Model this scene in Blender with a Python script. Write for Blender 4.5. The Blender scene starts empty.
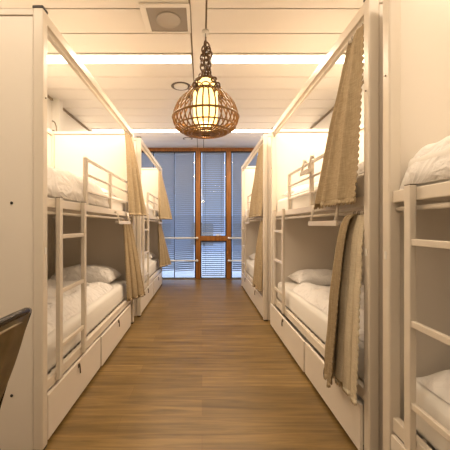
import bpy, bmesh, math, random
from mathutils import Vector, Matrix, noise
PI = math.pi
scene = bpy.context.scene
C = scene.collection

# ---------------------------------------------------------------- camera
CAM_H = 1.15
cam_d = bpy.data.cameras.new('camera')
cam = bpy.data.objects.new('camera', cam_d)
C.objects.link(cam)
cam.location = (0, 0, CAM_H)
cam.rotation_euler = (PI/2, 0, 0)
cam_d.sensor_width = 36
cam_d.lens = 310/450*36
cam_d.shift_x = 23/450
cam_d.shift_y = 0.0
cam_d.clip_start = 0.02
scene.camera = cam

# ---------------------------------------------------------------- world, lights, exposure
W = bpy.data.worlds.new('world'); scene.world = W
W.use_nodes = True
bg = W.node_tree.nodes['Background']
bg.inputs[0].default_value = (0.60, 0.74, 1.0, 1)
bg.inputs[1].default_value = 1.75
scene.view_settings.view_transform = 'Standard'
scene.view_settings.look = 'None'
scene.view_settings.gamma = 1
scene.view_settings.use_curve_mapping = False
scene.view_settings.exposure = 0.1
WARM = (1.0, 0.785, 0.565)
STRIP_W = {5.35: 25, 3.045: 33, 0.74: 12, -1.565: 3}       # watts per ceiling strip half
def area(name, loc, sx, sy, watts, color, rot=(0, 0, 0)):
    l = bpy.data.lights.new(name, 'AREA'); l.shape = 'RECTANGLE'
    l.size = sx; l.size_y = sy; l.energy = watts; l.color = color
    o = bpy.data.objects.new(name, l); o.location = loc; o.rotation_euler = rot
    C.objects.link(o); return o
SPAN = ((-1.88, -0.10), (0.09, 1.76))
for yy, w in STRIP_W.items():
    for x0, x1 in SPAN:
        area('strip_light', ((x0+x1)/2, yy, 2.765), x1-x0-0.04, 0.12, w, WARM)

# ---------------------------------------------------------------- materials
def mat(name, col, rough=0.5, metal=0.0, bump=0.0, bscale=60, vary=0.0, vscale=4, emit=None, estr=0, spec=None, transl=0):
    m = bpy.data.materials.new(name); m.use_nodes = True
    nt = m.node_tree; p = nt.nodes['Principled BSDF']
    p.inputs['Base Color'].default_value = (*col, 1)
    p.inputs['Roughness'].default_value = rough
    p.inputs['Metallic'].default_value = metal
    if spec is not None: p.inputs['Specular IOR Level'].default_value = spec
    tc = nt.nodes.new('ShaderNodeTexCoord')
    if vary > 0:
        n = nt.nodes.new('ShaderNodeTexNoise'); n.inputs['Scale'].default_value = vscale
        n.inputs['Detail'].default_value = 4
        nt.links.new(tc.outputs['Object'], n.inputs['Vector'])
        r = nt.nodes.new('ShaderNodeValToRGB')
        r.color_ramp.elements[0].position = .3; r.color_ramp.elements[1].position = .7
        r.color_ramp.elements[0].color = (*[c*(1-vary) for c in col], 1)
        r.color_ramp.elements[1].color = (*[min(1, c*(1+vary)) for c in col], 1)
        nt.links.new(n.outputs['Fac'], r.inputs['Fac'])
        nt.links.new(r.outputs['Color'], p.inputs['Base Color'])
    if bump > 0:
        n = nt.nodes.new('ShaderNodeTexNoise'); n.inputs['Scale'].default_value = bscale
        n.inputs['Detail'].default_value = 5
        nt.links.new(tc.outputs['Object'], n.inputs['Vector'])
        b = nt.nodes.new('ShaderNodeBump'); b.inputs['Strength'].default_value = bump
        b.inputs['Distance'].default_value = 0.01
        nt.links.new(n.outputs['Fac'], b.inputs['Height'])
        nt.links.new(b.outputs['Normal'], p.inputs['Normal'])
    if emit:
        p.inputs['Emission Color'].default_value = (*emit, 1)
        p.inputs['Emission Strength'].default_value = estr
    if transl > 0:
        t = nt.nodes.new('ShaderNodeBsdfTranslucent'); t.inputs['Color'].default_value = (*col, 1)
        mx = nt.nodes.new('ShaderNodeMixShader'); mx.inputs[0].default_value = transl
        out = nt.nodes['Material Output']
        nt.links.new(p.outputs[0], mx.inputs[1]); nt.links.new(t.outputs[0], mx.inputs[2])
        nt.links.new(mx.outputs[0], out.inputs['Surface'])
    return m

M = {}
M['paint'] = mat('white_powder_coat', (0.74, 0.665, 0.565), 0.32, vary=.02, vscale=3)
M['panel'] = mat('white_panel', (0.82, 0.75, 0.66), 0.38, vary=.015, vscale=2)
M['wall'] = mat('wall_plaster', (0.80, 0.77, 0.72), 0.8, bump=.05, bscale=120)
M['ceil'] = mat('ceiling_metal', (0.84, 0.80, 0.74), 0.45, vary=.015, vscale=1.5)
M['seam'] = mat('shadow_gap', (0.30, 0.24, 0.17), 0.8)
M['sheet'] = mat('white_cotton', (0.86, 0.83, 0.80), 0.85, bump=.55, bscale=9)
for n_ in M['sheet'].node_tree.nodes:
    if n_.type == 'BUMP': n_.inputs['Distance'].default_value = .05
    if n_.type == 'TEX_NOISE': n_.inputs['Distortion'].default_value = 1.6; n_.inputs['Roughness'].default_value = .45
M['mattress'] = mat('mattress_cotton', (0.84, 0.81, 0.76), 0.9, bump=.15, bscale=40)
M['black'] = mat('black_plastic', (0.025, 0.022, 0.02), 0.5)
M['dark_metal'] = mat('dark_chair_metal', (0.022, 0.017, 0.013), 0.25, metal=.3, vary=.2, vscale=20)
M['bronze'] = mat('bronze_panel', (0.20, 0.155, 0.085), 0.34, metal=.5, vary=.25, vscale=15)
M['steel'] = mat('steel_latch', (0.16, 0.12, 0.08), 0.35, metal=.8)
M['alu'] = mat('grey_grille', (0.34, 0.30, 0.25), 0.5, metal=.2)
M['rattan'] = mat('rattan_cane', (0.22, 0.105, 0.016), 0.40, vary=.3, vscale=30, bump=.2, bscale=150)
M['chain'] = mat('dark_cane_link', (0.12, 0.058, 0.018), 0.4, vary=.35, vscale=30)
M['shade'] = mat('paper_shade', (0.9, 0.8, 0.55), 0.8, emit=(1.0, 0.66, 0.22), estr=2.6, vary=.05, vscale=12)
M['tube'] = mat('lit_diffuser', (0.95, 0.93, 0.9), 0.5, emit=(1.0, 0.86, 0.66), estr=7)
M['white_plastic'] = mat('white_plastic', (0.85, 0.83, 0.78), 0.35)
M['rail_white'] = mat('white_rail', (0.9, 0.9, 0.88), 0.35)
M['blackline'] = mat('black_gasket', (0.015, 0.013, 0.015), 0.6)
M['cable'] = mat('dark_cable', (0.05, 0.035, 0.02), 0.6)

def floor_mat():
    m = bpy.data.materials.new('oak_planks'); m.use_nodes = True
    nt = m.node_tree; p = nt.nodes['Principled BSDF']; L = nt.links.new
    tc = nt.nodes.new('ShaderNodeTexCoord')
    br = nt.nodes.new('ShaderNodeTexBrick')
    br.inputs['Scale'].default_value = 1
    br.inputs['Brick Width'].default_value = 1.3
    br.inputs['Row Height'].default_value = 0.17
    br.inputs['Mortar Size'].default_value = 0.0012
    br.inputs['Mortar Smooth'].default_value = 0.3
    br.inputs['Bias'].default_value = 0
    br.offset = 0.37
    br.inputs['Color1'].default_value = (0.195, 0.120, 0.036, 1)
    br.inputs['Color2'].default_value = (0.268, 0.168, 0.056, 1)
    br.inputs['Mortar'].default_value = (0.19, 0.095, 0.03, 1)
    L(tc.outputs['Object'], br.inputs['Vector'])
    mp = nt.nodes.new('ShaderNodeMapping'); mp.inputs['Scale'].default_value = (1.1, 16, 1)
    L(tc.outputs['Object'], mp.inputs['Vector'])
    n = nt.nodes.new('ShaderNodeTexNoise'); n.inputs['Scale'].default_value = 1.6
    n.inputs['Detail'].default_value = 8; n.inputs['Roughness'].default_value = .62
    n.inputs['Distortion'].default_value = .6
    L(mp.outputs[0], n.inputs['Vector'])
    r = nt.nodes.new('ShaderNodeValToRGB')
    r.color_ramp.elements[0].position = .33; r.color_ramp.elements[0].color = (.55, .52, .46, 1)
    r.color_ramp.elements[1].position = .66; r.color_ramp.elements[1].color = (1.18, 1.18, 1.18, 1)
    L(n.outputs['Fac'], r.inputs['Fac'])
    mx = nt.nodes.new('ShaderNodeMix'); mx.data_type = 'RGBA'; mx.blend_type = 'MULTIPLY'
    mx.inputs[0].default_value = 1
    L(br.outputs['Color'], mx.inputs[6]); L(r.outputs['Color'], mx.inputs[7])
    L(mx.outputs[2], p.inputs['Base Color'])
    p.inputs['Roughness'].default_value = .36
    p.inputs['Specular IOR Level'].default_value = .45
    b = nt.nodes.new('ShaderNodeBump'); b.inputs['Strength'].default_value = .12; b.inputs['Distance'].default_value = .01
    L(n.outputs['Fac'], b.inputs['Height']); L(b.outputs['Normal'], p.inputs['Normal'])
    return m
M['floor'] = floor_mat()

def wood_mat():
    m = bpy.data.materials.new('varnished_wood'); m.use_nodes = True
    nt = m.node_tree; p = nt.nodes['Principled BSDF']; L = nt.links.new
    tc = nt.nodes.new('ShaderNodeTexCoord')
    mp = nt.nodes.new('ShaderNodeMapping'); mp.inputs['Scale'].default_value = (25, 25, 2)
    L(tc.outputs['Object'], mp.inputs['Vector'])
    n = nt.nodes.new('ShaderNodeTexNoise'); n.inputs['Scale'].default_value = 1.5; n.inputs['Detail'].default_value = 6
    L(mp.outputs[0], n.inputs['Vector'])
    r = nt.nodes.new('ShaderNodeValToRGB')
    r.color_ramp.elements[0].position = .3; r.color_ramp.elements[0].color = (.23, .08, .014, 1)
    r.color_ramp.elements[1].position = .7; r.color_ramp.elements[1].color = (.42, .17, .035, 1)
    L(n.outputs['Fac'], r.inputs['Fac']); L(r.outputs['Color'], p.inputs['Base Color'])
    p.inputs['Roughness'].default_value = .35
    return m
M['wood'] = wood_mat()

def linen_mat(name, c1, c2):
    m = bpy.data.materials.new(name); m.use_nodes = True
    nt = m.node_tree; p = nt.nodes['Principled BSDF']; L = nt.links.new
    tc = nt.nodes.new('ShaderNodeTexCoord')
    fac = []
    for sc in ((25, 25, 420), (420, 420, 18)):
        mp = nt.nodes.new('ShaderNodeMapping'); mp.inputs['Scale'].default_value = sc
        L(tc.outputs['Object'], mp.inputs['Vector'])
        n = nt.nodes.new('ShaderNodeTexNoise'); n.inputs['Scale'].default_value = 1; n.inputs['Detail'].default_value = 3
        L(mp.outputs[0], n.inputs['Vector']); fac.append(n)
    a = nt.nodes.new('ShaderNodeMath'); a.operation = 'ADD'
    L(fac[0].outputs['Fac'], a.inputs[0]); L(fac[1].outputs['Fac'], a.inputs[1])
    h = nt.nodes.new('ShaderNodeMath'); h.operation = 'MULTIPLY'; h.inputs[1].default_value = .5
    L(a.outputs[0], h.inputs[0])
    r = nt.nodes.new('ShaderNodeValToRGB')
    r.color_ramp.elements[0].position = .36; r.color_ramp.elements[0].color = (*c1, 1)
    r.color_ramp.elements[1].position = .64; r.color_ramp.elements[1].color = (*c2, 1)
    L(h.outputs[0], r.inputs['Fac']); L(r.outputs['Color'], p.inputs['Base Color'])
    p.inputs['Roughness'].default_value = .85
    p.inputs['Specular IOR Level'].default_value = .2
    b = nt.nodes.new('ShaderNodeBump'); b.inputs['Strength'].default_value = .25; b.inputs['Distance'].default_value = .004
    L(h.outputs[0], b.inputs['Height']); L(b.outputs['Normal'], p.inputs['Normal'])
    return m
M['linen'] = linen_mat('linen_cloth', (0.31, 0.235, 0.14), (0.50, 0.395, 0.255))
M['lining'] = linen_mat('linen_lining', (0.52, 0.44, 0.31), (0.70, 0.61, 0.46))
M['stitch'] = mat('dark_edging', (0.07, 0.045, 0.02), 0.9)

def blind_mat():
    m = bpy.data.materials.new('blind_slat'); m.use_nodes = True
    nt = m.node_tree; p = nt.nodes['Principled BSDF']; L = nt.links.new
    p.inputs['Base Color'].default_value = (.50, .53, .57, 1)
    p.inputs['Roughness'].default_value = .5
    t = nt.nodes.new('ShaderNodeBsdfTranslucent'); t.inputs['Color'].default_value = (.60, .64, .70, 1)
    mx = nt.nodes.new('ShaderNodeMixShader'); mx.inputs[0].default_value = .55
    L(p.outputs[0], mx.inputs[1]); L(t.outputs[0], mx.inputs[2])
    L(mx.outputs[0], nt.nodes['Material Output'].inputs['Surface'])
    return m
M['slat'] = blind_mat()

def glass_mat():
    m = bpy.data.materials.new('window_glass'); m.use_nodes = True
    nt = m.node_tree; L = nt.links.new
    for n in list(nt.nodes):
        if n.type == 'BSDF_PRINCIPLED': nt.nodes.remove(n)
    tr = nt.nodes.new('ShaderNodeBsdfTransparent'); tr.inputs[0].default_value = (.93, .96, 1, 1)
    g = nt.nodes.new('ShaderNodeBsdfGlossy'); g.inputs['Roughness'].default_value = .02
    mx = nt.nodes.new('ShaderNodeMixShader'); mx.inputs[0].default_value = .08
    L(tr.outputs[0], mx.inputs[1]); L(g.outputs[0], mx.inputs[2])
    L(mx.outputs[0], nt.nodes['Material Output'].inputs['Surface'])
    return m
M['glass'] = glass_mat()

# ---------------------------------------------------------------- helpers
class MB:
    def __init__(s): s.bm = bmesh.new(); s.mats = []
    def mi(s, m):
        if m not in s.mats: s.mats.append(m)
        return s.mats.index(m)
    def box(s, x0, x1, y0, y1, z0, z1, m=None, bev=0):
        vs = [s.bm.verts.new((x, y, z)) for x in (x0, x1) for y in (y0, y1) for z in (z0, z1)]
        fs = [s.bm.faces.new([vs[i] for i in f]) for f in
              ((0,1,3,2), (4,6,7,5), (0,4,5,1), (2,3,7,6), (0,2,6,4), (1,5,7,3))]
        if m: 
            for f in fs: f.material_index = s.mi(m)
        if bev > 0:
            es = list({e for f in fs for e in f.edges})
            bmesh.ops.bevel(s.bm, geom=es, offset=bev, segments=2, affect='EDGES', profile=.6)
        return s
    def tube(s, pts, r, n=8, closed=False, m=None, cap=True):
        pts = [Vector(p) for p in pts]; rings = []; N = len(pts)
        rr = r if isinstance(r, (list, tuple)) else [r]*N
        prev = None
        for i, p in enumerate(pts):
            a = pts[(i-1) % N] if (closed or i > 0) else p
            b = pts[(i+1) % N] if (closed or i < N-1) else p
            t = (b-a).normalized()
            if prev is None:
                up = Vector((0, 0, 1)) if abs(t.z) < .9 else Vector((1, 0, 0))
                nx = t.cross(up).normalized()
            else:
                nx = (prev - t*prev.dot(t)).normalized()
            prev = nx; ny = t.cross(nx)
            rings.append([s.bm.verts.new(p + (nx*math.cos(2*PI*k/n)+ny*math.sin(2*PI*k/n))*rr[i]) for k in range(n)])
        fs = []
        for i in range(N if closed else N-1):
            A = rings[i]; B = rings[(i+1) % N]
            for k in range(n):
                fs.append(s.bm.faces.new((A[k], A[(k+1) % n], B[(k+1) % n], B[k])))
        if not closed and cap:
            fs.append(s.bm.faces.new(rings[0][::-1])); fs.append(s.bm.faces.new(rings[-1]))
        for f in fs:
            f.smooth = True
            if m: f.material_index = s.mi(m)
        return s
    def lathe(s, prof, n=24, c=(0, 0, 0), m=None, closed=False):
        rings = []
        for r, z in prof:
            rings.append([s.bm.verts.new((c[0]+r*math.cos(2*PI*k/n), c[1]+r*math.sin(2*PI*k/n), c[2]+z)) for k in range(n)])
        fs = []
        for i in range(len(rings) if closed else len(rings)-1):
            A = rings[i]; B = rings[(i+1) % len(rings)]
            for k in range(n): fs.append(s.bm.faces.new((A[k], A[(k+1) % n], B[(k+1) % n], B[k])))
        if not closed:
            if prof[0][0] > 1e-5: fs.append(s.bm.faces.new(rings[0][::-1]))
            if prof[-1][0] > 1e-5: fs.append(s.bm.faces.new(rings[-1]))
        for f in fs:
            f.smooth = True
            if m: f.material_index = s.mi(m)
        return s
    def build(s, name, material, parent=None, loc=(0, 0, 0), rz=0, smooth=None, bevel=0, solid=0, sub=0):
        bmesh.ops.remove_doubles(s.bm, verts=s.bm.verts, dist=1e-6)
        bmesh.ops.recalc_face_normals(s.bm, faces=s.bm.faces)
        me = bpy.data.meshes.new(name); s.bm.to_mesh(me); s.bm.free()
        if s.mats:
            for m in s.mats: me.materials.append(m)
        else: me.materials.append(material)
        if smooth:
            for p in me.polygons: p.use_smooth = True
        o = bpy.data.objects.new(name, me); C.objects.link(o)
        o.location = loc; o.rotation_euler = (0, 0, rz)
        if parent: o.parent = parent
        if solid:
            md = o.modifiers.new('solid', 'SOLIDIFY'); md.thickness = solid; md.offset = 0
        if sub:
            md = o.modifiers.new('sub', 'SUBSURF'); md.levels = sub; md.render_levels = sub
        if bevel:
            md = o.modifiers.new('bevel', 'BEVEL'); md.width = bevel; md.segments = 2; md.limit_method = 'ANGLE'
        return o

def tag(o, label=None, cat=None, group=None, kind=None):
    if label: o['label'] = label
    if cat: o['category'] = cat
    if group: o['group'] = group
    if kind: o['kind'] = kind
    return o
def empty(name, loc=(0, 0, 0), rz=0):
    o = bpy.data.objects.new(name, None); o.empty_display_size = .1
    C.objects.link(o); o.location = loc; o.rotation_euler = (0, 0, rz); return o
def copy_tree(o, parent=None):
    kids = list(o.children)
    c = o.copy(); C.objects.link(c); c.parent = parent
    for ch in kids: copy_tree(ch, c)
    return c
def struct(o): o['kind'] = 'structure'; return o

# ---------------------------------------------------------------- the room
XL, XR, YN, YF, ZC = -1.95, 1.84, -2.7, 6.62, 2.79
struct(MB().box(XL-.1, XR+.1, YN-.1, YF+.13, -.12, 0).build('floor', M['floor']))
struct(MB().box(XL-.12, XL, YN-.1, YF+.12, 0, ZC+.1).build('wall_left', M['wall']))
struct(MB().box(XR, XR+.12, YN-.1, YF+.12, 0, ZC+.1).build('wall_right', M['wall']))
struct(MB().box(XL, XR, YN-.12, YN, 0, ZC+.1).build('wall_back', M['wall']))
# ceiling: metal planks across the room, a band down the middle, slots for the strip lights
c = MB()
c.box(XL, XR, YN, YF+.12, ZC+.02, ZC+.1, M['seam'])
lights_y = sorted(STRIP_W)
G = .007
def plank(y0, y1):
    for x0, x1 in ((XL, -.093), (.033, XR)):
        c.box(x0+G, x1-G, y0+G, y1-G, ZC, ZC+.019, M['ceil'])
for ly in lights_y:
    y = ly+.085
    for k in range(7):
        if y+.305 > YF+.05: break
        plank(y, y+.305); y += .305
    for x0, x1 in ((XL, SPAN[0][0]-.004), (.033, SPAN[1][0]-.004), (SPAN[1][1]+.004, XR)):
        if x1-x0 > .01: c.box(x0, x1, ly-.083, ly+.083, ZC, ZC+.019, M['ceil'])
plank(5.435+3*.305, YF+.1) if 5.435+4*.305 > YF+.05 else None
y = lights_y[0]-.085
while y-.305 > YN: plank(y-.305, y); y -= .305
plank(YN, y)
c.box(-.093+G, .033-G, YN, YF+.1, ZC-.001, ZC+.019, M['ceil'])
struct(c.build('ceiling', M['ceil']))
# dark gap line at the top of the side walls
struct(MB().box(XL, XL+.018, YN, YF, ZC-.03, ZC-.005).build('trim_1', M['seam']))
struct(MB().box(XR-.018, XR, YN, YF, ZC-.03, ZC-.005).build('trim_2', M['seam']))
struct(MB().box(XL, XL+.10, 4.02, 4.12, 2.0, ZC-.002).build('trim_3', M['wall']))

# ---------------------------------------------------------------- window wall
def px(x, Y=6.6): return (x-202)/310*Y
WT = 2.755
wy0, wy1 = 6.60, 6.70
posts = [(-.130, -.035), (.520, .615)]
fr = MB()
fr.box(XL, XR, wy0-.01, wy1, WT-.035, ZC, M['wood'])                         # head
fr.box(XL, XR, wy0+.02, wy1, 0, .02, M['rail_white'])                        # threshold
for a, b in posts: fr.box(a, b, wy0-.02, wy1, 0.0, WT-.035, M['wood'])
fr.box(-.035, .52, wy0-.01, wy1, .815, .915, M['wood'])                       # transom
for x in (XL+.0, XR-.06): fr.box(x, x+.06, wy0-.01, wy1, 0, WT-.035, M['wood'])
struct(fr.build('wall_far', M['wood'], bevel=.003))
# glazing, black gaskets
def window(n, x0, x1, z0, z1, muls=()):
    w = MB()
    g = .024
    for a, b, c0, c1 in ((x0, x0+g, z0, z1), (x1-g, x1, z0, z1), (x0+g, x1-g, z1-g, z1), (x0+g, x1-g, z0, z0+.008)):
        w.box(a, b, wy0+.0, wy0+.03, c0, c1, M['blackline'])
    for xm in muls: w.box(xm-.008, xm+.008, wy0+.012, wy0+.028, z0+.008, z1-g, M['blackline'])
    o = struct(w.build('window_%d' % n, M['blackline']))
    MB().box(x0+.002, x1-.002, wy1-.025, wy1-.019, z0, z1).build('glass', M['glass'], o)
    return o
window(1, XL+.06, -.130, 0.02, WT-.035, (-.588, -1.03))
w2 = window(2, -.035, .52, .915, WT-.035)
w3 = window(3, -.035, .52, .02, .815)
window(4, .615, XR-.06, .02, WT-.035)
h = MB(); h.box(.29, .40, wy0-.035, wy0-.022, .925, .945); h.box(.325, .355, wy0-.024, wy0, .915, .955)
h.build('window_handle', M['white_plastic'], w2, bevel=.003)
h = MB(); h.box(.035, .05, wy0-.03, wy0-.018, .69, .75); h.box(.03, .055, wy0-.02, wy0, .735, .765)
h.build('window_handle', M['black'], w3, bevel=.002)

def blind(label, x0, x1, z0, z1, y=wy0+.045, slant=0.0, ang=50, pitch=.042, cords=()):
    root = empty('venetian_blind', ((x0+x1)/2, y, z0))
    tag(root, label, 'blind', 'venetian blinds')
    hw = (x1-x0)/2; H = z1-z0
    MB().box(-hw, hw, -.014, .014, H-.03, H).build('headrail', M['slat'], root)
    s = MB(); n = int((H-.06)/pitch); a = math.radians(ang); r = .024
    for i in range(n):
        z = H-.05-i*pitch
        dy = r*math.cos(a); dz = r*math.sin(a)
        f = i/max(1, n-1)
        sl = slant*f
        # inner edge high, outer edge low; slightly cupped
        vs = []
        for x, zz in ((-hw+.002, z-sl), (hw-.002, z+sl)):
            vs.append([s.bm.verts.new((x, -dy, zz+dz)), s.bm.verts.new((x, .003, zz+.003)), s.bm.verts.new((x, dy, zz-dz))])
        s.bm.faces.new((vs[0][0], vs[1][0], vs[1][1], vs[0][1])); s.bm.faces.new((vs[0][1], vs[1][1], vs[1][2], vs[0][2]))
    s.build('slats', M['slat'], root, solid=.0008)
    b = MB()
    vs = []
    zb = H-.05-n*pitch
    for x, zz in ((-hw, zb-slant), (hw, zb+slant)):
        vs += [b.bm.verts.new((x, yy, zz+q)) for yy in (-.012, .012) for q in (-.009, .009)]
    for f in ((0,1,3,2), (4,6,7,5), (0,4,5,1), (2,3,7,6), (0,2,6,4), (1,5,7,3)): b.bm.faces.new([vs[i] for i in f])
    b.build('bottom_rail', M['slat'], root)
    for cx in cords:
        MB().tube([(cx, -.021, H-.03), (cx, -.021, zb)], .0016, 5).build('cord', M['blackline'], root)
    return root
xs = [XL+.075, -1.475, -1.03, -.588, -.162]
labs = ['blue grey blind at the far left of the window wall, hidden behind the bunk', 'blue grey blind behind the far left bunk, two from the wooden post',
        'narrow blue grey blind just right of the far left bunk curtains', 'blue grey blind directly left of the wooden window post']
for i in range(4):
    blind(labs[i], xs[i]+.008, xs[i+1]-.008, .13, WT-.052, slant=(.012 if i > 1 else 0), cords=())
blind('tall blind in the upper pane between the two wooden posts', .0, .485, .935, WT-.055, cords=(-.17, .17), ang=42)
blind('short blind in the low pane under the wooden transom', .0, .485, .055, .795, ang=30, cords=(-.17, .17))
blind('blue grey blind directly right of the right wooden post', .65, 1.19, .15, WT-.052, slant=.004)
blind('blue grey blind at the far right of the window wall, behind the bunk', 1.21, XR-.08, .15, WT-.052)

def bar(label, x0, x1, z, ends):
    r = empty('window_rail', ((x0+x1)/2, wy0-.05, z)); tag(r, label, 'rail', 'white safety rails across the windows')
    hw = (x1-x0)/2
    MB().tube([(-hw, 0, 0), (hw, 0, 0)], .016, 10).build('rail_bar', M['rail_white'], r)
    for e in ends:
        m = MB(); m.tube([(e*hw-e*.005, 0, 0), (e*hw-e*.005, .030, 0)], .026, 12)
        m.build('rail_bracket', M['rail_white'], r)
bar('upper white safety rail across the left window', XL+.005, -.10, .873, (1,))
bar('lower white safety rail across the left window', XL+.005, -.10, .394, (1,))
bar('upper white safety rail across the right window', .565, XR-.005, .873, (-1,))
bar('lower white safety rail across the right window', .565, XR-.005, .394, (-1,))

# outside: pavement, a pale kerb wall and a blue evening street front
M['pave'] = mat('outside_paving', (.85, .87, .9), .8, vary=.1, vscale=3)
M['facade'] = mat('outside_facade', (.62, .68, .8), .8, vary=.1, vscale=2)
o = MB().box(-6, 6, YF+.2, 14, -.25, -.05).build('pavement', M['pave']); struct(o)
o = empty('street_building', (0, 14, -.05)); tag(o, 'pale building across the street seen under the window blinds', 'building')
MB().box(-8, 8, 0, 2, 0, 1.6).build('wall', M['facade'], o)
for k in range(7):
    MB().box(-6.2+k*1.9, -5.2+k*1.9, -.03, -.002, .3, 1.3).build('pane', M['alu'], o)

# ---------------------------------------------------------------- ceiling fixtures
for yy in STRIP_W:
    for i, (x0, x1) in enumerate(SPAN):
        side = ('left', 'right')[i]
        where = {5.35: 'at the far end near the windows', 3.045: 'in the row beside the rattan lamp', .74: 'just in front of the camera overhead', -1.565: 'at the back of the room'}[yy]
        r = empty('strip_lamp', ((x0+x1)/2, yy, ZC)); tag(r, 'long %s ceiling strip light %s' % (side, where), 'ceiling light', 'recessed ceiling strip lights')
        hw = (x1-x0)/2
        m = MB(); m.box(-hw, hw, -.08, -.068, -.012, .018); m.box(-hw, hw, .068, .08, -.012, .018)
        m.box(-hw, -hw+.012, -.068, .068, -.012, .018); m.box(hw-.012, hw, -.068, .068, -.012, .018)
        m.build('housing', M['white_plastic'], r)
        MB().box(-hw+.013, hw-.013, -.067, .067, -.018, .006).build('diffuser', M['tube'], r)

v = empty('air_vent', (-.268, 2.47, ZC)); tag(v, 'square grey ceiling air vent with white surround', 'air vent')
m = MB()
for a in ((-.20, .175, -.185, -.145), (-.20, .175, .145, .165), (-.20, -.155, -.145, .145), (.150, .175, -.145, .145)):
    m.box(a[0], a[1], a[2], a[3], -.012, -.001)
m.build('frame', M['ceil'], v, bevel=.003)
m = MB(); m.box(-.155, .15, -.145, .145, -.006, -.001)
m.build('grille', M['alu'], v)
m = MB(); m.lathe([(.04, -.008), (.085, -.010), (.095, -.014), (.1, -.0075)], 32); m.build('diffuser_disc', mat('vent_disc', (.42, .38, .33), .5), v)
def downlight(x, y, r, label):
    d = empty('round_downlight', (x, y, ZC)); tag(d, label, 'ceiling spot', 'round ceiling spots')
    MB().lathe([(r*.72, -.001), (r*.74, -.004), (r*.98, -.004), (r, -.001)], 32, closed=True).build('shadow_ring', mat('spot_recess_shade', (.12, .09, .06), .4), d)  # flat ring, its dark colour paints the shade of a recess
    MB().lathe([(.001, -.016), (r*.55, -.016), (r*.70, -.010), (r*.715, -.001)], 32).build('cover', M['white_plastic'], d)
downlight(-.25, 3.66, .115, 'round ceiling spot just left of the rattan lamp')
downlight(-.27, 5.88, .095, 'smaller looking round ceiling spot by the window head')

# ---------------------------------------------------------------- rattan pendant
LX, LY = .03, 2.62
lamp = empty('pendant_lamp', (LX, LY, 1.92)); tag(lamp, 'round rattan cage pendant lamp with glowing paper shade on wooden chains', 'pendant lamp')
prof = [(.128, .345), (.165, .325), (.21, .285), (.25, .225), (.272, .15), (.268, .095), (.24, .05), (.20, .022), (.15, .008), (.09, .002), (.045, 0)]
def smooth_prof(p, n):
    out = []
    for i in range(len(p)-1):
        p0 = p[max(0, i-1)]; p1 = p[i]; p2 = p[i+1]; p3 = p[min(len(p)-1, i+2)]
        for k in range(n):
            t = k/n
            out.append(tuple(.5*(2*p1[j]+(p2[j]-p0[j])*t+(2*p0[j]-5*p1[j]+4*p2[j]-p3[j])*t*t+(-p0[j]+3*p1[j]-3*p2[j]+p3[j])*t**3) for j in (0, 1)))
    out.append(p[-1]); return out
sp = smooth_prof(prof, 3)
NR = 34
rib0 = MB().tube([(r, 0, z) for r, z in sp], .0062, 6).build('rib', M['rattan'], lamp)
for k in range(1, NR):
    r_ = rib0.copy(); C.objects.link(r_); r_.parent = lamp; r_.rotation_euler = (0, 0, 2*PI*k/NR)
def ring(r, z, t, name='hoop', n=48, off=0, m=None):
    return MB().tube([(r*math.cos(2*PI*k/n), r*math.sin(2*PI*k/n), z) for k in range(n)], t, 7, closed=True).build(name, m or M['rattan'], lamp)
ring(.128, .347, .011); ring(.277, .135, .0095); ring(.252, .055, .006); ring(.19, .018, .009); ring(.12, .003, .006); ring(.045, -.002, .007)
ring(.15, .008, .006)
# scallop hoops around the neck
for k in range(12):
    a = 2*PI*k/12
    pts = []
    for j in range(14):
        b = 2*PI*j/14
        pts.append(((.128+.004*math.cos(b))*math.cos(a+.24*math.cos(b)*1.0), (.128)*math.sin(a+.24*math.cos(b)), .368+.016*math.sin(b)))
    MB().tube(pts, .0048, 6, closed=True).build('neck_loop', M['rattan'], lamp)
MB().lathe([(.001, .462), (.05, .455), (.085, .43), (.10, .38), (.104, .25), (.10, .12), (.088, .085), (.03, .08), (.001, .08)], 32).build('lamp_shade', M['shade'], lamp)
MB().lathe([(.035, .0), (.04, .005), (.03, .012), (.01, .012)], 20).build('base_disc', M['rattan'], lamp)
MB().tube([(0, 0, .775), (0, 0, .864)], .003, 6).build('wire', M['cable'], lamp)
MB().lathe([(.03, .868), (.028, .838), (.012, .848)], 20).build('ceiling_rose', M['white_plastic'], lamp)
lb = MB()
lb.tube([(.025*math.cos(2*PI*k/14)*.8, 0, -.0+.030*math.sin(2*PI*k/14)) for k in range(14)], .0068, 7, closed=True)
link0 = None
def strand(pts, n, seed):
    global link0
    for i in range(n):
        t = (i+.5)/n*(len(pts)-1); k = min(int(t), len(pts)-2); f = t-k
        a, b = Vector(pts[k]), Vector(pts[k+1])
        p = a.lerp(b, f); d = (b-a).normalized()
        q = d.to_track_quat('Z', 'Y')
        q = q @ Matrix.Rotation(PI/2*(i % 2)+seed, 3, 'Z').to_quaternion()
        if link0 is None:
            o = lb.build('chain_link', M['chain'], lamp); link0 = o
        else:
            o = link0.copy(); C.objects.link(o); o.parent = lamp
        o.rotation_mode = 'QUATERNION'; o.rotation_quaternion = q; o.location = p
strand([(0, 0, .775), (-.018, 0, .69), (-.03, -.01, .60), (-.02, 0, .50), (-.015, 0, .45)], 9, .3)
strand([(.012, 0, .765), (.035, 0, .68), (.028, .01, .58), (.03, 0, .50), (.02, 0, .45)], 9, .9)
strand([(.0, .01, .72), (.01, .02, .62), (0, .02, .52), (0, .01, .46)], 7, 1.4)
for k in range(5):
    a = 2*PI*k/5+.35
    ca, sa = math.cos(a), math.sin(a)
    strand([(.02*ca, .02*sa, .465), (.075*ca, .075*sa, .455), (.125*ca, .125*sa, .405), (.148*ca, .148*sa, .35), (.13*ca, .13*sa, .33)], 6, k)
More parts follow.
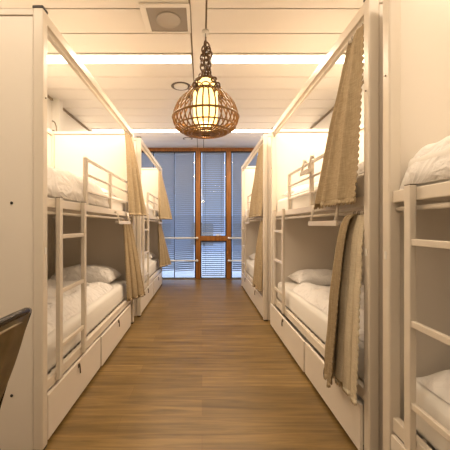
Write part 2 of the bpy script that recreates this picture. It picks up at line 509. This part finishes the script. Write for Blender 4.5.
pl = bpy.data.lights.new('lamp_bulb', 'POINT'); pl.energy = 11; pl.color = (1, .62, .24); pl.shadow_soft_size = .06
po = bpy.data.objects.new('lamp_bulb', pl); C.objects.link(po); po.location = (LX, LY, 1.97)

# ---------------------------------------------------------------- bunk beds
# local frame seen from the aisle: x = along the bed left to right, y = into the bed, z = up
L_, D_, P_ = 2.10, .98, .052
HT = 2.247
def make_bunk():
    b = empty('bunk_bed')
    P = M['paint']
    for ix, x0 in enumerate((0, L_-P_)):
        for iy, y0 in enumerate((0, D_-P_)):
            m = MB(); m.box(0, P_, 0, P_, .012, HT)
            po = m.build('post', P, b, loc=(x0, y0, 0), bevel=.007)
            MB().box(-.001, P_+.001, -.001, P_+.001, HT, HT+.011).build('post_cap', M['black'], po, bevel=.002)
            MB().box(.004, P_-.004, .004, P_-.004, 0, .012).build('post_foot', M['black'], po)
            if iy == 0:
                m = MB(); m.box(P_/2-.007, P_/2+.007, -.003, .001, 1.0, 1.035)
                sp_ = m.build('slot_plate', M['white_plastic'], po, bevel=.002)
                m = MB(); m.tube([(P_/2, -.004, .0), (P_/2, .001, .0)], .004, 8)
                m.build('post_bolt', M['steel'], po, loc=(0, 0, 1.80))
    for e, x0 in ((0, .010), (1, L_-.010-.022)):
        m = MB(); m.box(x0, x0+.022, P_+.0035, D_-P_-.0035, .008, HT-.0385)
        pn = m.build('end_panel', M['panel'], b)
        xo = x0-.0025 if e == 0 else x0+.022
        for z in (1.262, .285):
            for yv in (.163, D_-.163):
                MB().tube([(xo, yv, z), (xo+.0025, yv, z)], .0075, 12).build('bolt', M['black'], pn)
        x1 = 0.004 if e == 0 else L_-.044
        m = MB(); m.box(x1, x1+.04, P_, D_-P_, HT-.035, HT-.002)
        m.build('end_rail', P, b, bevel=.003)
    MB().box(P_, L_-P_, D_-.03, D_-.015, .05, HT-.06).build('shading_back_panel', M['panel'], b)  # unseen panel, added to block light so the lower bunk stays dark
    MB().box(P_, L_-P_, .004, .046, HT-.055, HT-.001).build('top_rail', P, b, bevel=.004)
    MB().box(P_, L_-P_, D_-.046, D_-.006, HT-.055, HT-.001).build('top_rail', P, b, bevel=.004)
    for z0, z1 in ((1.245, 1.295), (.27, .33)):
        MB().box(P_, L_-P_, .014, .044, z0, z1).build('side_beam', P, b, bevel=.004)
        MB().box(P_, L_-P_, D_-.06, D_-.031, z0, z1).build('side_beam', P, b, bevel=.004)
    for z, yv in ((HT-.083, .028), (1.217, .036)):
        m = MB(); m.tube([(P_-.002, yv, z), (L_-P_+.002, yv, z)], .0105, 10)
        m.build('curtain_rod', P, b)
    MB().box(P_, L_-P_, .045, D_-.061, 1.252, 1.27).build('upper_base', M['panel'], b)
    m = MB()
    for k in range(27): 
        x = P_+.03+k*.0725; m.box(x, x+.022, .045, D_-.061, .298, .308)
    for yv in (.10, .45, .8): m.box(P_, L_-P_, yv, yv+.03, .285, .2978)
    m.build('lower_slats', P, b)
    # ladder hooked in front of the beams
    ld = MB(); ld.box(.165, .201, -.012, .0135, .285, 1.302)
    ladder = empty('ladder'); ladder.parent = b
    ld.build('upright', P, ladder, bevel=.003)
    MB().box(.525, .561, -.012, .0135, .285, 1.302).build('upright', P, ladder, bevel=.003)
    for x in (.165, .525):
        MB().box(x+.001, x+.035, -.011, .0125, 1.302, 1.306).build('upright_cap', M['steel'], ladder)
    for z in (1.072, .762, .452):
        MB().box(.201, .525, -.008, .010, z, z+.025).build('rung', P, ladder, bevel=.003)
    # guard rail of the upper bunk
    g = empty('guard_rail'); g.parent = b
    gx = (.635, 1.23, 1.86)
    for x in gx: MB().box(x, x+.034, .016, .042, 1.295, 1.632).build('guard_post', P, g, bevel=.003)
    for z in (1.61, 1.505, 1.385):
        zt = .022 if z > 1.55 else .016
        MB().box(gx[0]+.034, gx[2], .020, .038, z, z+zt).build('guard_bar', P, g, bevel=.003)
    return b
def drawers(b, spans, front, seed=0):
    """front: how far each drawer front stands out of the post face (local -y)"""
    for (x0, x1), f in zip(spans, front):
        y = -f
        m = MB(); m.box(x0, x1, y, y+.018, .028, .262)
        d = m.build('drawer', M['panel'], b, bevel=.0025)
        m = MB(); m.box(x0+.02, x1-.02, y+.0185, .62, .05, .062); m.box(x0+.02, x0+.034, y+.0185, .62, .062, .23)
        m.box(x1-.034, x1-.02, y+.0185, .62, .062, .23); m.box(x0+.034, x1-.034, .606, .62, .062, .23)
        m.build('drawer_box', M['panel'], d)
        xc = x0+(x1-x0)*.48
        m = MB(); m.box(xc-.012, xc+.012, y-.004, y-.0005, .225, .25)
        m.tube([(xc, y-.007, .245), (xc, y-.010, .215), (xc+.006, y-.009, .185)], .0045, 6)
        m.build('latch', M['steel'], d)
        for xx in (x0+.06, x1-.04):
            for yy in (y+.045, .56):
                MB().tube([(xx-.01, yy, .0255), (xx+.01, yy, .0255)], .0248, 12).build('caster', M['black'], d)

proto = make_bunk()
beds = {}
def place(key, loc, rz, label, spans, front):
    b = proto if not beds else copy_tree(proto_src)
    b.location = loc; b.rotation_euler = (0, 0, rz)
    tag(b, label, 'bunk bed', 'white metal bunk beds along both walls')
    beds[key] = b
    return b
proto_src = proto
R90 = PI/2
spec = [
    ('L1', (-.802, 1.562, 0), R90, 'white bunk bed on the left, nearest, its plain end panel towards the camera', [(.056, .885), (.900, 1.90)], (.0, .008)),
    ('L2', (-.768, 3.885, 0), R90, 'white bunk bed at the far left beside the windows', [(.056, 1.03), (1.05, 2.03)], (-.002, .004)),
    ('R0', (.80, 1.376, 0), -R90, 'white bunk bed cut off by the right edge of the photo, ladder in front', [(.06, 1.03), (1.05, 2.03)], (-.002, .0)),
    ('R1', (.795, 3.576, 0), -R90, 'white bunk bed in the middle of the right row with large linen curtains', [(.058, 1.213), (1.227, 2.045)], (.022, .016)),
    ('R2', (.738, 5.81, 0), -R90, 'white bunk bed at the far right beside the windows', [(.06, 1.03), (1.05, 2.03)], (-.002, .0)),
]
for s in spec: place(*s)
for s in spec: drawers(beds[s[0]], s[4], s[5])

# ---------------------------------------------------------------- bedding
BED = {'L1': ('nearest left bunk'), 'L2': ('far left bunk'), 'R0': ('bunk at the right edge'), 'R1': ('middle right bunk'), 'R2': ('far right bunk')}
def to_world(key):
    b = beds[key]; return Matrix.Translation(b.location) @ Matrix.Rotation(b.rotation_euler.z, 4, 'Z')
def soft_box(x0, x1, y0, y1, z0, z1, r=.045):
    m = MB(); m.box(x0, x1, y0, y1, z0, z1)
    es = list(m.bm.edges)
    bmesh.ops.bevel(m.bm, geom=es, offset=r, segments=4, affect='EDGES', profile=.5)
    for f in m.bm.faces: f.smooth = True
    return m
mat_low = soft_box(.06, 2.04, .052, .90, .3085, .515)
mesh_parent = None
def nz(x, y, z=0): return noise.noise(Vector((x, y, z)))
def ridge(x, y, s): return 1-abs(noise.noise(Vector((x, y, s))))*2
def duvet_mesh(x0, x1, y0, y1, base, th, seed, drop_front=.0, amp=.03, end_drop=.0, fold=0, nx=110, ny=56, tilt=.0, ex=2.2):
    m = MB(); g = []
    for i in range(nx+1):
        row = []
        a = i/nx
        for j in range(ny+1):
            c_ = j/ny
            # wandering outline
            x = x0+(x1-x0)*a; y = y0+(y1-y0)*c_
            wob = .018*nz(x*3, seed, 1)
            if c_ < .5: y += wob*(1-2*c_)*(.25 if drop_front else 1)
            if a < .2 and not end_drop or a > .8: x += .02*nz(y*4, seed, 5)*(abs(a-.5)*2-.6)/.4
            ea = min(a, 1-a)*(x1-x0); ec = min(c_, 1-c_)*(y1-y0)
            e = 1-(1-min(1, ea/.14))**ex; e2 = 1-(1-min(1, ec/.12))**ex
            k = e*e2
            w = (ridge(x*2.3+y*1.7, y*3.1-x, seed)*.55+ridge(x*5+y*2, y*6-x*2, seed+3)*.25+nz(x*1.4, y*2, seed)*.9)
            w2 = ridge(x*11+y*7, y*9-x*8, seed+9)*.18
            z = base+th*k+amp*(w+w2)*k+tilt*(1-a)*k
            z -= drop_front*(1-e2)*(1 if c_ < .5 else 0)
            z -= end_drop*(1-e)*(1 if a < .5 else 0)
            row.append(m.bm.verts.new((x, y, max(z, base-drop_front-end_drop))))
        g.append(row)
    for i in range(nx):
        for j in range(ny):
            m.bm.faces.new((g[i][j], g[i+1][j], g[i+1][j+1], g[i][j+1]))
    # skirt down and a closed underside
    return m
def pillow_mesh(w, d, h, seed):
    m = MB(); nx, ny = 40, 28
    for s in (1, -1):
        g = []
        for i in range(nx+1):
            row = []
            for j in range(ny+1):
                a = i/nx*2-1; b = j/ny*2-1
                ex = max(0, 1-abs(a)**3.2); ey = max(0, 1-abs(b)**3.2)
                t = (ex*ey)**.55
                pin = 1-.06*(1-abs(b))*abs(a)**4; pin2 = 1-.07*(1-abs(a))*abs(b)**4
                z = s*h/2*t
                if s > 0: z += .014*nz(a*3+seed, b*3, seed)*t+.010*ridge(a*5, b*5, seed)*t
                if s < 0: z = z*.5
                row.append(m.bm.verts.new((a*w/2*pin, b*d/2*pin2, z+h*.25)))
            g.append(row)
        for i in range(nx):
            for j in range(ny): m.bm.faces.new((g[i][j], g[i+1][j], g[i+1][j+1], g[i][j+1]))
    bmesh.ops.remove_doubles(m.bm, verts=m.bm.verts, dist=.0006)
    return m

first_m = None
for key in beds:
    for lvl in (0, 1):
        lvn = ('lower', 'upper')[lvl]
        if first_m is None:
            o = mat_low.build('mattress', M['mattress']); first_m = o
        else:
            o = first_m.copy(); C.objects.link(o)
        Mx = to_world(key)
        loc = Mx @ Vector((0, 0, (1.2705-.3085)*lvl)); o.location = loc; o.rotation_euler = (0, 0, beds[key].rotation_euler.z)
        if lvl: o.scale = (1, 1, .80); o.location.z = 1.2705-.3085*.80
        tag(o, 'white mattress on the %s level of the %s' % (lvn, BED[key]), 'mattress', 'white mattresses on the bunks')
MT = (.515, 1.2705+.2065*.80)     # mattress top heights
def put(m, name, key, label, cat, grp, local=(0, 0, 0), rot=0, ry=0, rx=0, sol=0):
    o = m.build(name, M['sheet'], smooth=True, solid=sol)
    o.location = to_world(key) @ Vector(local)
    o.rotation_euler = (rx, ry, beds[key].rotation_euler.z+rot)
    return tag(o, label, cat, grp)
GD, GP = 'white duvets on the bunks', 'white pillows on the bunks'
dv = {
  ('L1', 0): dict(x0=.09, x1=1.60, y0=.085, y1=.90, th=.075, amp=.055, seed=1.3),
  ('L1', 1): dict(x0=.046, x1=1.25, y0=.034, y1=.90, th=.05, amp=.045, seed=7.7, drop_front=.13, ex=3.4),
  ('L2', 0): dict(x0=.3, x1=1.60, y0=.08, y1=.90, th=.05, amp=.022, seed=4.1),
  ('L2', 1): dict(x0=.3, x1=1.60, y0=.08, y1=.90, th=.06, amp=.022, seed=3.1),
  ('R0', 0): dict(x0=.09, x1=1.5, y0=.075, y1=.90, th=.07, amp=.02, seed=5.1),
  ('R0', 1): dict(x0=.046, x1=1.6, y0=.034, y1=.90, th=.035, amp=.028, seed=9.3, drop_front=.13, end_drop=.07, ex=3.4),
  ('R1', 0): dict(x0=.50, x1=1.98, y0=.085, y1=.90, th=.045, amp=.045, seed=2.2),
  ('R1', 1): dict(x0=.47, x1=1.9, y0=.08, y1=.90, th=.07, amp=.022, seed=6.6),
  ('R2', 0): dict(x0=.45, x1=1.9, y0=.08, y1=.90, th=.05, amp=.02, seed=8.2),
  ('R2', 1): dict(x0=.45, x1=1.9, y0=.08, y1=.90, th=.05, amp=.02, seed=8.9),
}
for (key, lvl), kw in dv.items():
    lvn = ('lower', 'upper')[lvl]
    put(duvet_mesh(base=MT[lvl]+.003, **kw), 'duvet', key, 'rumpled white duvet on the %s level of the %s' % (lvn, BED[key]), 'duvet', GD, sol=.008 if 'drop_front' in kw else 0)
pls = {('L1', 0): (1.78, .44, .25, 0), ('L1', 1): (1.80, .50, .15, 0), ('L2', 0): (1.80, .44, .20, 0), ('L2', 1): (1.80, .48, .16, 0),
       ('R1', 0): (.27, .50, .19, 0), ('R1', 1): (.27, .44, .17, 0), ('R2', 0): (.27, .45, .17, 0), ('R2', 1): (.27, .45, .17, 0),
       ('R0', 0): (1.8, .48, .17, 0), ('R0', 1): (1.8, .48, .17, 0)}
for (key, lvl), (x, y, hh, rt) in pls.items():
    lvn = ('lower', 'upper')[lvl]
    put(pillow_mesh(.42, .66, hh, x*3+lvl+ord(key[0])), 'pillow', key, 'plump white pillow on the %s level of the %s' % (lvn, BED[key]), 'pillow', GP,
        local=(x, y, MT[lvl]+.003))

# ---------------------------------------------------------------- curtains
def curtain(key, label, z_top, z_bot, top, bot, nf, amp_t, amp_b, seed, ease=1.0, hooks=5, lining=2.0, tooth=.010):
    """top/bot: ((x,y),(x,y)) ends of the hanging line in the bed's own frame; nf folds"""
    m = MB(); NX = max(90, nf*32); NZ = 110
    g = []
    def along(pl, a):
        ls = [math.dist(pl[i], pl[i+1]) for i in range(len(pl)-1)]; d = a*sum(ls)
        for i, l in enumerate(ls):
            if d <= l+1e-9 or i == len(ls)-1:
                f = min(1, d/max(l, 1e-6)); p, q = pl[i], pl[i+1]
                return (p[0]+(q[0]-p[0])*f, p[1]+(q[1]-p[1])*f, (q[0]-p[0])/l, (q[1]-p[1])/l)
            d -= l
    def soft(pl, a):
        s_ = [along(pl, min(1, max(0, a+k*.02))) for k in (-2, -1, 0, 1, 2)]
        v = [sum(c_[i] for c_ in s_)/5 for i in range(4)]
        l = math.hypot(v[2], v[3]) or 1; v[2] /= l; v[3] /= l
        return v
    T = [soft(top, i/NX) for i in range(NX+1)]; B = [soft(bot, i/NX) for i in range(NX+1)]
    for j in range(NZ+1):
        t = j/NZ; s = t**ease
        row = []
        for i in range(NX+1):
            a = i/NX
            x = T[i][0]+(B[i][0]-T[i][0])*s; y = T[i][1]+(B[i][1]-T[i][1])*s
            dx, dy = B[i][2], B[i][3]
            ph = a*nf*2*PI+seed+.8*nz(a*3, t*1.1, seed)
            am = amp_t+(amp_b-amp_t)*min(1, t*1.6)
            am *= (.75+.6*nz(a*4+seed, .3, seed))
            o = am*(math.sin(ph)+.25*math.sin(2.1*ph+seed+t))
            x += -dy*o+dx*.010*math.cos(ph)*min(1, t*2); y += dx*o+dy*.010*math.cos(ph)*min(1, t*2)
            y += .006*nz(a*6, t*5, seed+2)
            z = z_top+(z_bot-z_top)*t
            if j >= NZ-1: z += (.010 if j == NZ-1 else 0)-tooth*abs(math.sin(i*PI/4))*(j == NZ)
            if i in (0, NX):
                q = tooth*abs(math.sin(j*PI/4)); sg = -1 if i == 0 else 1
                x += sg*dx*q; y += sg*dy*q
            row.append(m.bm.verts.new((x, y, z)))
        g.append(row)
    mi0 = m.mi(M['linen']); mi1 = m.mi(M['lining'])
    for j in range(NZ):
        for i in range(NX):
            f = m.bm.faces.new((g[j][i], g[j][i+1], g[j+1][i+1], g[j+1][i])); f.smooth = True
            f.material_index = mi1 if i/NX > lining else mi0
    o = m.build('curtain', M['linen'], smooth=True, solid=.003)
    o.location = to_world(key) @ Vector((0, 0, 0)); o.rotation_euler = (0, 0, beds[key].rotation_euler.z)
    tag(o, label, 'curtain', 'beige linen bunk curtains')
    hk = None
    for k in range(hooks):
        a = (k+.5)/hooks
        x, y = along(top, a)[:2]
        if hk is None:
            hk = MB().tube([(0, .014*math.cos(2*PI*q/12), .014*math.sin(2*PI*q/12)) for q in range(12)], .0016, 5, closed=True).build('curtain_ring', M['steel'], o)
            q_ = hk
        else:
            q_ = hk.copy(); C.objects.link(q_); q_.parent = o
        q_.location = (x, .028 if z_top > 2 else .036, z_top+.004)
    return o
ZU, ZLo = HT-.092, 1.208
# nearest left bunk: curtains at its far end
curtain('L1', 'beige linen curtain on the upper level of the nearest left bunk', ZU, 1.262, ((1.78, .02), (2.02, .02)), ((1.74, -.03), (2.06, -.16)), 3, .012, .026, 1.2, ease=.8)
curtain('L1', 'beige linen curtain on the lower level of the nearest left bunk', ZLo, .33, ((1.70, .03), (2.0, .03)), ((1.80, .005), (2.08, -.14)), 3, .012, .024, 2.9, ease=.8)
curtain('L2', 'upper beige linen curtain of the far left bunk beside the windows', ZU, 1.262, ((1.76, .02), (2.03, .02)), ((1.52, -.02), (2.05, -.17)), 3, .012, .034, 4.4)
curtain('L2', 'lower beige linen curtain of the far left bunk beside the windows', ZLo, .40, ((1.70, .03), (2.0, .03)), ((1.62, .0), (2.05, -.16)), 3, .012, .034, 5.1)
curtain('R1', 'large beige linen curtain hanging from the top rail of the middle right bunk', ZU, 1.268, ((2.03, .010), (1.94, .006), (1.92, .03), (1.84, .03)), ((2.035, -.040), (1.72, -.075), (1.68, -.05), (1.47, -.03)), 3, .008, .014, 3.3, ease=.9, tooth=.014)
curtain('R1', 'long beige linen curtain on the lower level of the middle right bunk', ZLo, .285, ((1.97, .012), (1.90, .012), (1.90, .036), (2.03, .036)), ((1.93, -.11), (1.76, -.08), (1.74, -.05), (1.79, -.04), (2.075, -.045)), 6, .007, .015, 6.1, ease=.35, lining=.47, tooth=.012)
curtain('R2', 'upper beige linen curtain of the far right bunk beside the windows', ZU, 1.262, ((1.68, .02), (2.03, .02)), ((1.22, -.06), (2.04, -.03)), 3, .010, .022, 7.4, ease=.9)
curtain('R2', 'lower beige linen curtain of the far right bunk beside the windows', ZLo, .34, ((1.80, .03), (2.03, .03)), ((1.64, -.05), (2.04, -.03)), 3, .010, .018, 8.5, ease=.7)

# clip-on racks
def rack(key, x, y, z, label, h=.085, w=.20, out=.07):
    r = empty('clip_on_rack'); r.location = to_world(key) @ Vector((x, y, z)); r.rotation_euler = (0, 0, beds[key].rotation_euler.z)
    tag(r, label, 'rack', 'small white clip-on racks')
    for s in (-w/2, w/2):
        m = MB(); m.tube([(s, .004, h-.02), (s, .0, h), (s*.98, -.010, h), (s*.94, -out, 0)], .009, 8)
        m.build('rack_arm', M['paint'], r)
    m = MB(); m.box(-w/2-.02, w/2+.02, -out-.008, -out+.004, -.020, .010); m.box(-w/2, w/2, -out+.030, -out+.037, -.012, .004)
    for k in range(8):
        xx = -w/2+.01+k*(w-.02)/7; m.box(xx-.006, xx+.006, -out+.004, -out+.030, -.010, .0)
    m.build('rack_tray', M['paint'], r, bevel=.001)
    return r
rack('L1', 1.52, -.002, 1.180, 'small white rack clipped under the upper level of the nearest left bunk', h=.10, w=.42, out=.03)
rack('R1', 1.60, -.002, 1.165, 'small white rack clipped under the upper level of the middle right bunk', h=.115, w=.42, out=.03)
rack('R1', 1.28, -.002, 1.545, 'small white rack clipped on the guard rail of the middle right bunk', h=.10, w=.16, out=.03)
rack('L2', 1.62, -.002, 1.192, 'small white rack clipped to the far left bunk beside the windows', h=.10, w=.36, out=.03)
rack('R2', .98, -.002, 1.192, 'small white rack clipped to the far right bunk beside the windows', h=.10, w=.36, out=.03)

# reading lamp on the left bunk's far end panel
rl = empty('reading_lamp', (-1.80, 3.69, 2.20)); tag(rl, 'small bent reading lamp above the upper level of the nearest left bunk', 'reading lamp')
MB().tube([(.02, 0, .19), (.05, -.005, .17), (.07, -.01, .12), (.075, -.012, .06), (.075, -.012, .01)], .007, 7).build('lamp_arm', M['steel'], rl)
MB().lathe([(.012, .012), (.02, 0), (.022, -.02), (.012, -.03)], 16, c=(.075, -.012, 0)).build('lamp_head', M['steel'], rl)

# ---------------------------------------------------------------- dark metal chair, back towards the aisle
ch = empty('metal_chair', (-.955, .92, -.0)); tag(ch, 'dark metal cafe chair at the lower left edge beside the bunk end panel', 'chair')
# local: back at +x, seat to -x, width along y
def post_pts(y, s):
    return [(.325, y*1.02, .838), (.30, y*.99, .76), (.25, y*.95, .60), (.212, y*.92, .46)]
hw = .20
for s in (-1, 1):
    MB().tube(post_pts(hw*s, s), .0125, 10).build('back_post', M['dark_metal'], ch)
MB().tube([(.325, -hw*1.02, .838), (.342, -.16, .850), (.348, -.08, .855), (.348, .08, .855), (.342, .16, .850), (.325, hw*1.02, .838)], .0125, 10).build('top_rail', M['dark_metal'], ch)
def slat(y0, y1, y2, y3):
    m = MB(); rows = []
    n = 10
    for i in range(n+1):
        t = i/n
        x = .218+(.343-.218)*t+.012*math.sin(PI*t); z = .47+(.848-.47)*t
        a = y0+(y2-y0)*t; b = y1+(y3-y1)*t
        rows.append([m.bm.verts.new((x+(.010 if k in (0, 4) else 0), a+(b-a)*k/4, z)) for k in range(5)])
    for i in range(n):
        for k in range(4): m.bm.faces.new((rows[i][k], rows[i+1][k], rows[i+1][k+1], rows[i][k+1]))
    return m
slat(-.14, .14, -.165, .165).build('back_slat', M['bronze'], ch, smooth=True, solid=.003)
rim = [(-.115, .50), (-.142, .82), (.142, .82), (.115, .50)]
rp = []
for k in range(4):
    a, b = rim[k], rim[(k+1) % 4]
    for q in range(6):
        f = q/6; yy = a[0]+(b[0]-a[0])*f; zz = a[1]+(b[1]-a[1])*f; t = (zz-.47)/.378
        rp.append((.218+.125*t+.012*math.sin(PI*t)+.004, yy, zz))
MB().tube(rp, .0045, 6, closed=True).build('slat_rim', mat('rim_highlight', (.45, .38, .27), .3, metal=.7), ch)  # raised outline, its pale colour paints a highlight on the slat
seat = MB()
seat.box(-.16, .215, -.185, .185, .438, .458)
seat.build('seat', M['dark_metal'], ch, bevel=.012)
for sx, sy in ((1, 1), (1, -1), (-1, 1), (-1, -1)):
    x0 = .20 if sx > 0 else -.145; x1 = .285 if sx > 0 else -.22
    m = MB(); m.tube([(x0, sy*.17, .437), (x1, sy*.215, .0)], [.020, .012], 8)
    m.build('leg', M['dark_metal'], ch)
for sy in (-1, 1):
    MB().tube([(-.178, sy*.185, .25), (.237, sy*.185, .25)], .007, 8).build('stretcher', M['dark_metal'], ch)
